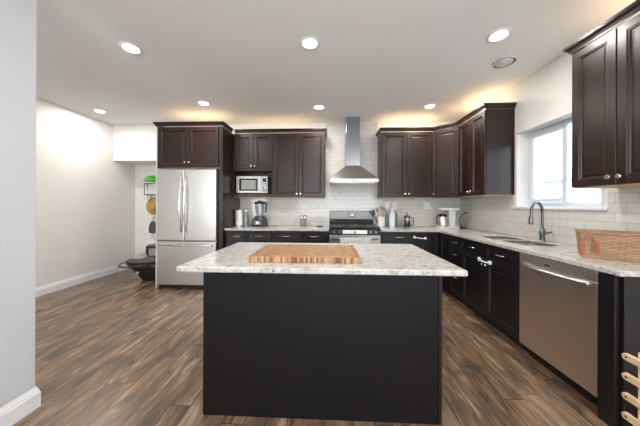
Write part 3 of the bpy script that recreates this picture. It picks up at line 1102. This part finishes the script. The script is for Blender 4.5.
sp_ = empty('black_spatula', 'black spatula leaning left in the white crock toward the range', 'spatula', (.800, 4.085, CT + .014))
for o in (new('handle', T([(0, 0, 0), (0, 0, .20)], .005, 8), M_black, sp_, smooth=True), new('blade', B((-.032, .032, -.003, .003, .20, .285)), M_black, sp_, .004)):
    o.rotation_euler = (0, R(-24), 0)

wb = empty('bottle', 'tall white bottle between the utensil crock and the french press', 'bottle', (1.015, 4.08, CT))
new('body', L([(.048, 0), (.052, .006), (.052, .19), (.040, .225), (.022, .25), (.020, .285), (0, .285)], (0, 0, 0), 28), simple('white_enamel', (.80, .82, .88), .25), wb, smooth=True)
new('cap', L([(.023, .286), (.023, .31), (.010, .315), (0, .315)], (0, 0, 0), 20), M_white, wb, smooth=True)
for dx_, lb in ((-.082, 'green-grey glass oil bottle left of the white bottle'), (.080, 'green-grey glass oil bottle right of the white bottle')):
    ob = empty('oil_bottle', lb, 'bottle', (1.015 + dx_, 4.12, CT))
    new('body', L([(.024, 0), (.025, .005), (.025, .19), (.012, .22), (.011, .25), (0, .25)], (0, 0, 0), 18), simple('green_glass', (.16, .19, .16), .12), ob, smooth=True)
    new('cap', L([(.013, .2505), (.013, .268), (0, .268)], (0, 0, 0), 14), M_gun, ob, smooth=True)

fp = empty('french_press', 'glass french press with dark frame and coffee in it', 'coffee press', (1.255, 4.06, CT))
fg = new('carafe', L([(.046, .006), (.049, .01), (.049, .17), (.046, .17), (.046, .012), (0, .010)], (0, 0, 0), 24), M_glass, fp, smooth=True)
new('coffee', L([(.0, .0125), (.0445, .0125), (.0445, .11), (0, .11)], (0, 0, 0), 24), M_coffee, fp, smooth=True)
bm = bmesh.new()
for z in (.005, .12, .165):
    lathe(bm, [(.050, z - .005), (.0535, z - .005), (.0535, z + .005), (.050, z + .005)], (0, 0, 0), 24)
for k in range(4):
    a = PI / 4 + k * PI / 2
    tube(bm, [(.052 * math.cos(a), .052 * math.sin(a), 0), (.052 * math.cos(a), .052 * math.sin(a), .17)], .004, 6)
new('frame', bm, M_gun, fp, smooth=True)
new('lid', L([(.052, .1715), (.053, .185), (.030, .198), (.004, .200), (.004, .225), (.011, .232), (.009, .245), (0, .247)], (0, 0, 0), 24), M_gun, fp, smooth=True)
new('handle', T([(.052, -.01, .16), (.095, -.02, .155), (.10, -.02, .10), (.090, -.02, .04), (.053, -.01, .035)], .007, 8), M_black, fp, smooth=True)
cg = empty('looped_cable', 'thin dark cable loop on the counter left of the french press', 'cord', (1.165, 4.08, CT))
new('loop', T([(-.04, 0, .004), (-.02, 0, .05), (.0, 0, .085), (.02, .02, .06), (.0, .03, .004)], .003, 6), M_gun, cg, smooth=True)

# drip coffee maker with carafe
cm = empty('coffee_maker', 'white drip coffee maker in the corner of the counter', 'coffee maker', (1.90, 4.00, CT))
new('base', B((-.185, .115, -.11, .10, 0, .028)), M_cream, cm, .006)
new('tower', B((.0, .105, -.02, .10, .0285, .285)), M_cream, cm, .008)
new('brew_head', B((-.150, .125, -.10, .10, .286, .325)), M_white, cm, .008)
new('warming_plate', L([(.065, .0285), (.065, .032), (0, .032)], (-.095, -.01, 0), 24), M_black, cm)
cf = empty('coffee_carafe', 'steel and cream carafe with black lid on the coffee maker', 'carafe', (1.800, 3.99, CT + .0325))
new('body', L([(.060, 0), (.072, .01), (.073, .08), (.066, .14), (.060, .15), (0, .15)], (0, 0, 0), 24), M_steelw, cf, smooth=True)
new('lid', L([(.062, .1505), (.064, .18), (.045, .192), (0, .195)], (0, 0, 0), 24), M_black, cf, smooth=True)
new('handle', T([(-.05, -.01, .172), (-.085, -.015, .168), (-.098, -.015, .11), (-.092, -.015, .05), (-.062, -.01, .03)], .009, 10), M_black, cf, smooth=True)
mt = empty('whisk_stand', 'black wire whisk stand right of the coffee maker in the corner', 'whisk stand', (2.085, 3.93, CT))
new('base', L([(.045, 0), (.045, .012), (.010, .018), (0, .018)], (.0, 0, 0), 20), M_black, mt, smooth=True)
new('arm', T([(0, 0, .015), (-.05, 0, .07), (-.06, 0, .14), (-.02, 0, .21), (.045, 0, .245)], .006, 8), M_black, mt, smooth=True)
new('tip', L([(0, -.014), (.013, -.008), (.015, 0), (.012, .010), (0, .014)], (.05, 0, .247), 14), M_black, mt, smooth=True)
new('wire', T([(.005, 0, .015), (.05, 0, .05), (.055, 0, .10), (.01, 0, .14)], .004, 8), M_black, mt, smooth=True)

# child safety latches
def latch(label, a, b, cc_=(0, 0)):
    r = empty('cabinet_latch', label, 'latch', (0, 0, 0), 0, 'white child safety latches')
    A, Bv = Vector(a), Vector(b)
    mid = (A + Bv) / 2
    n = Vector(cc_).normalized() if len(cc_) == 3 else Vector((0, -1, 0))
    new('strap', T([A + n * .006, A.lerp(Bv, .3) + n * .022 + Vector((0, 0, -.004)), A.lerp(Bv, .7) + n * .022 + Vector((0, 0, -.006)), Bv + n * .006], .007, 8), M_white, r, smooth=True)
    for p in (A, Bv):
        bm = bmesh.new()
        tube(bm, [p + n * .0005, p + n * .012, p + n * .018], [.022, .021, .014], 18)
        new('pad', bm, M_white, r, smooth=True)
    return r


latch('white child safety latch strap on the corner cabinet right of the range', (1.235, 3.6395, .79), (1.39, 3.6395, .775), (0, -1, 0))
latch('white child safety latch across the sink cabinet doors', (1.5965, 2.668, .684), (1.5965, 2.496, .684), (-1, 0, 0))

# ------------------------------------------------------------------ basket on the near counter
bk = empty('woven_basket', 'rectangular woven seagrass basket on the near right counter', 'basket', (1.724, 1.755, CT), R(-37.9))
bm = bmesh.new()
BX, BY, BZ = .40, .20, .176
pr = [(.012, 0), (.0, BZ), (.012, BZ), (.022, .012)]
rr = [[bm.verts.new(p) for p in ((i_, i_, z), (BX - i_, i_, z), (BX - i_, BY - i_, z), (i_, BY - i_, z))] for i_, z in pr]
for a, b in zip(rr, rr[1:]):
    for k in range(4):
        bm.faces.new((a[k], a[(k + 1) % 4], b[(k + 1) % 4], b[k]))
bm.faces.new(rr[0]); bm.faces.new(rr[-1])
new('woven_body', bm, M_weave, bk, .004)
bm = bmesh.new()
tube(bm, [(-.001, -.001, BZ), (BX, -.001, BZ), (BX, BY, BZ), (-.001, BY, BZ), (-.001, 0, BZ)], .007, 8)
new('rim', bm, M_weave, bk, smooth=True)
bm = bmesh.new()
rg_ = []
for k in range(15):
    a = PI * k / 14
    yy = .047 - .036 * math.cos(a) - .014 * math.sin(a)
    zz = .035 + .125 * math.sin(a)
    oo = -.012 - .03 * math.sin(a)
    wv = .012
    rg_.append([bm.verts.new((yy + q * wv * math.cos(a), oo + s * .003, zz + q * wv * math.sin(a))) for s, q in ((-1, -1), (-1, 1), (1, 1), (1, -1))])
for a, b in zip(rg_, rg_[1:]):
    for k in range(4):
        bm.faces.new((a[k], a[(k + 1) % 4], b[(k + 1) % 4], b[k]))
bm.faces.new(rg_[0]); bm.faces.new(rg_[-1])
new('leather_handle', bm, M_leather, bk, .002)

# ------------------------------------------------------------------ slatted wooden rack at the lower right
rk = empty('wooden_rack', 'pale wooden slatted rack with rounded slat ends at the lower right edge', 'rack', (1.358, 1.17, 0))
for k in range(7):
    z = .562 - k * .0905
    for xo in (0, .36):
        bm = bmesh.new()
        # slat with a rounded end, running toward the camera
        n = 8
        prof = [(0.0 - .016 * math.cos(-PI / 2 + PI * q / n), z + .016 * math.sin(-PI / 2 + PI * q / n)) for q in range(n + 1)]
        prof = [(-y, zz) for y, zz in prof]
        lo_ = [bm.verts.new((xo - .009, y, zz)) for y, zz in prof] + [bm.verts.new((xo - .009, -.55, z + .016)), bm.verts.new((xo - .009, -.55, z - .016))]
        hi_ = [bm.verts.new((v.co.x + .018, v.co.y, v.co.z)) for v in lo_]
        bm.faces.new(lo_); bm.faces.new(hi_)
        for q in range(len(lo_)):
            bm.faces.new((lo_[q], lo_[(q + 1) % len(lo_)], hi_[(q + 1) % len(lo_)], hi_[q]))
        sl = new('slat', bm, M_pine, rk, .004)
        if xo == 0:
            new('screw', L([(.0045, 0), (.0045, .001), (0, .001)], (-.0092, -.004, z), 10, 'X'), M_black, sl)
for xo in (.016, .344):
    for y in (-.035, -.50):
        new('post', T([(xo, y, 0), (xo, y, .60)], .0068, 10), M_pine, rk, smooth=True)
for y in (-.035, -.50):
    for z in (.50, .23):
        new('crossbar', T([(.0229, y, z), (.3371, y, z)], .007, 10), M_pine, rk, smooth=True)

# ------------------------------------------------------------------ nook: hooks, hats, bags, infant seat
NY = 4.755
hp = empty('hat', 'lime green cap hanging at the top of the nook wall', 'hat', (-3.59, NY, 1.735))
new('crown', L([(.105, 0), (.104, .03), (.085, .075), (.045, .10), (0, .105)], (.02, -.112, 0), 24), M_green, hp, smooth=True)
new('brim', L([(.10, -.003), (.118, -.010), (.120, -.006), (.10, .004)], (.02, -.15, 0), 24), M_green, hp, smooth=True)
wr = empty('wall_hook_rack', 'black wire wall rack beneath the green cap in the nook', 'wall rack', (-3.73, NY - .001, 1.46))
bm = bmesh.new()
for z in (0, .22):
    tube(bm, [(0, -.006, z), (0, -.09, z), (.30, -.09, z), (.30, -.006, z)], .006, 6)
for x in (0, .30):
    tube(bm, [(x, -.006, 0), (x, -.006, .22)], .006, 6)
    tube(bm, [(x, -.09, 0), (x, -.09, .22)], .006, 6)
new('frame', bm, M_black, wr)
new('basket_floor', B((.004, .296, -.088, -.004, -.004, .004)), M_black, wr, .001)
new('hook', T([(.08, -.006, -.002), (.08, -.03, -.12), (.08, -.05, -.14), (.08, -.06, -.12)], .004, 6), M_black, wr, smooth=True)
fl = empty('mail_bundle', 'pale folded papers standing in the black wire wall rack', 'papers', (-3.70, NY - .05, 1.465))
o = new('sheets', B((0, .20, -.01, .01, 0, .16)), M_paper, fl, .001); o.rotation_euler = (0, R(8), 0); o.location = (.0, 0, .028)
sh = empty('straw_hat', 'golden straw hat hanging below the wire rack in the nook', 'hat', (-3.57, NY - .004, 1.23))
new('brim', L([(.085, 0), (.175, .010), (.178, .016), (.085, .008)], (0, 0, 0), 28, 'Y'), M_straw, sh, smooth=True)
new('crown', L([(.088, .001), (.084, .06), (.060, .09), (0, .095)], (0, -.002, 0), 28, 'Y'), M_straw, sh, smooth=True)
new('hat_band', L([(.0885, .012), (.090, .03), (.086, .031), (.085, .012)], (0, -.002, 0), 28, 'Y'), M_spoon, sh, smooth=True)
def bag(label, x, z, w_, h_, mat, nm='hanging_bag'):
    r = empty(nm, label, 'bag', (x, NY - .06, z))
    bm = bmesh.new()
    n = 16
    rings = []
    for j, (f, q) in enumerate(((.45, 0), (.9, .08), (1.0, .3), (.9, .6), (.6, .85), (.25, 1.0))):
        rings.append([bm.verts.new((w_ * f * math.cos(2 * PI * k / n) * (1 + .06 * math.sin(3 * k + j)), .045 * (f ** .5) * math.sin(2 * PI * k / n), h_ * q)) for k in range(n)])
    for a, b in zip(rings, rings[1:]):
        for k in range(n):
            bm.faces.new((a[k], a[(k + 1) % n], b[(k + 1) % n], b[k]))
    bm.faces.new(rings[0]); bm.faces.new(rings[-1])
    new('sack', bm, mat, r, smooth=True)
    new('strap', T([(-.02, 0, h_ - .01), (-.012, .02, h_ + .07), (0, .045, h_ + .11), (.012, .02, h_ + .07), (.02, 0, h_ - .01)], .005, 6), mat, r, smooth=True)
    return r


bag('dark charcoal bag hanging under the straw hat in the nook', -3.575, .69, .085, .24, M_fabric)
bag('white bag hanging lowest on the nook wall', -3.60, .38, .15, .19, M_paper)

bx = empty('storage_case', 'grey case with black edges standing behind the infant seat', 'case', (-3.49, 4.42, 0))
new('case', B((0, .42, 0, .20, 0, .50)), simple('case_grey', (.18, .18, .17), .6), bx, .02)
new('frame', cells([.0, .03, .39, .42], [.25, .29, .44, .48], lambda i, j: not (i == 1 and j == 1), -.014, -.001, 'XZ'), M_black, bx, .003)
new('pocket', B((.06, .36, -.012, -.001, .30, .43)), M_lfabric, bx, .004)

cs = empty('infant_car_seat', 'grey and black infant car seat on the floor left of the refrigerator', 'car seat', (-3.13, 3.98, 0))
cs.scale = (.96, 1, .9)
def loft(secs, n=18):
    bm = bmesh.new()
    rings = []
    for (x, zc, ry, rz_) in secs:
        rings.append([bm.verts.new((x, ry * math.cos(2 * PI * k / n), zc + rz_ * math.sin(2 * PI * k / n))) for k in range(n)])
    for a, b in zip(rings, rings[1:]):
        for k in range(n):
            bm.faces.new((a[k], a[(k + 1) % n], b[(k + 1) % n], b[k]))
    bm.faces.new(rings[0]); bm.faces.new(rings[-1])
    return bm


# shell: keel narrowing to the base at the right, swept up at both ends
bm = bmesh.new()
rings = []
n = 20
for (z, x0, x1, hy) in ((.0, -.02, .30, .13), (.03, -.05, .33, .15), (.12, -.12, .38, .17), (.22, -.21, .42, .20), (.29, -.29, .44, .215), (.32, -.31, .44, .21)):
    rings.append([bm.verts.new(((x0 + x1) / 2 + (x1 - x0) / 2 * math.copysign(abs(math.cos(2 * PI * k / n)) ** .7, math.cos(2 * PI * k / n)), hy * math.copysign(abs(math.sin(2 * PI * k / n)) ** .7, math.sin(2 * PI * k / n)), z)) for k in range(n)])
for a, b in zip(rings, rings[1:]):
    for k in range(n):
        bm.faces.new((a[k], a[(k + 1) % n], b[(k + 1) % n], b[k]))
bm.faces.new(rings[0]); bm.faces.new(rings[-1])
new('shell', bm, M_black, cs, smooth=True)
new('seat_pad', loft([(-.30, .335, .06, .02), (-.27, .345, .15, .045), (-.15, .35, .19, .06), (.05, .345, .19, .05), (.25, .37, .18, .06), (.40, .40, .14, .05), (.43, .40, .05, .02)]), M_fabric, cs, smooth=True)
new('headrest', loft([(-.24, .385, .05, .02), (-.20, .40, .10, .05), (-.10, .41, .12, .06), (-.03, .39, .06, .03)]), M_lfabric, cs, smooth=True)
bm = bmesh.new()
for s in (-1, 1):
    pts = [(.18, s * .225, .33), (.05, s * .232, .30), (-.15, s * .232, .275), (-.32, s * .215, .285), (-.38, s * .12, .30)]
    tube(bm, pts + ([(-.39, 0, .305)]), .015, 10)
new('carry_handle', bm, M_gun, cs, smooth=True)
new('side_stripe', B((.0, .04, -.235, -.215, .16, .20)), M_lfabric, cs, .006)

# ------------------------------------------------------------------ outside the window
M_siding = simple('pale_siding', (.62, .66, .70), .8)
M_roof = simple('grey_roof', (.36, .42, .50), .9)
hs = empty('neighbor_house', 'pale neighbouring house seen through the kitchen window', 'house', (9.5, 5.2, -.6))
new('wall', B((0, 5, 0, 6, 0, 2.9)), M_siding, hs)
bm = bmesh.new()
vs = [bm.verts.new(p) for p in ((-.3, -.3, 2.9), (5.3, -.3, 2.9), (5.3, 6.3, 2.9), (-.3, 6.3, 2.9), (2.5, -.3, 4.1), (2.5, 6.3, 4.1))]
for f in ((0, 1, 2, 3), (0, 1, 4), (3, 2, 5), (0, 4, 5, 3), (1, 2, 5, 4)):
    bm.faces.new([vs[i] for i in f])
new('roof', bm, M_roof, hs)
struct('ground', B((XR + .2, 40, -20, 40, -.65, -.6)), simple('pale_ground', (.45, .47, .42), .9))
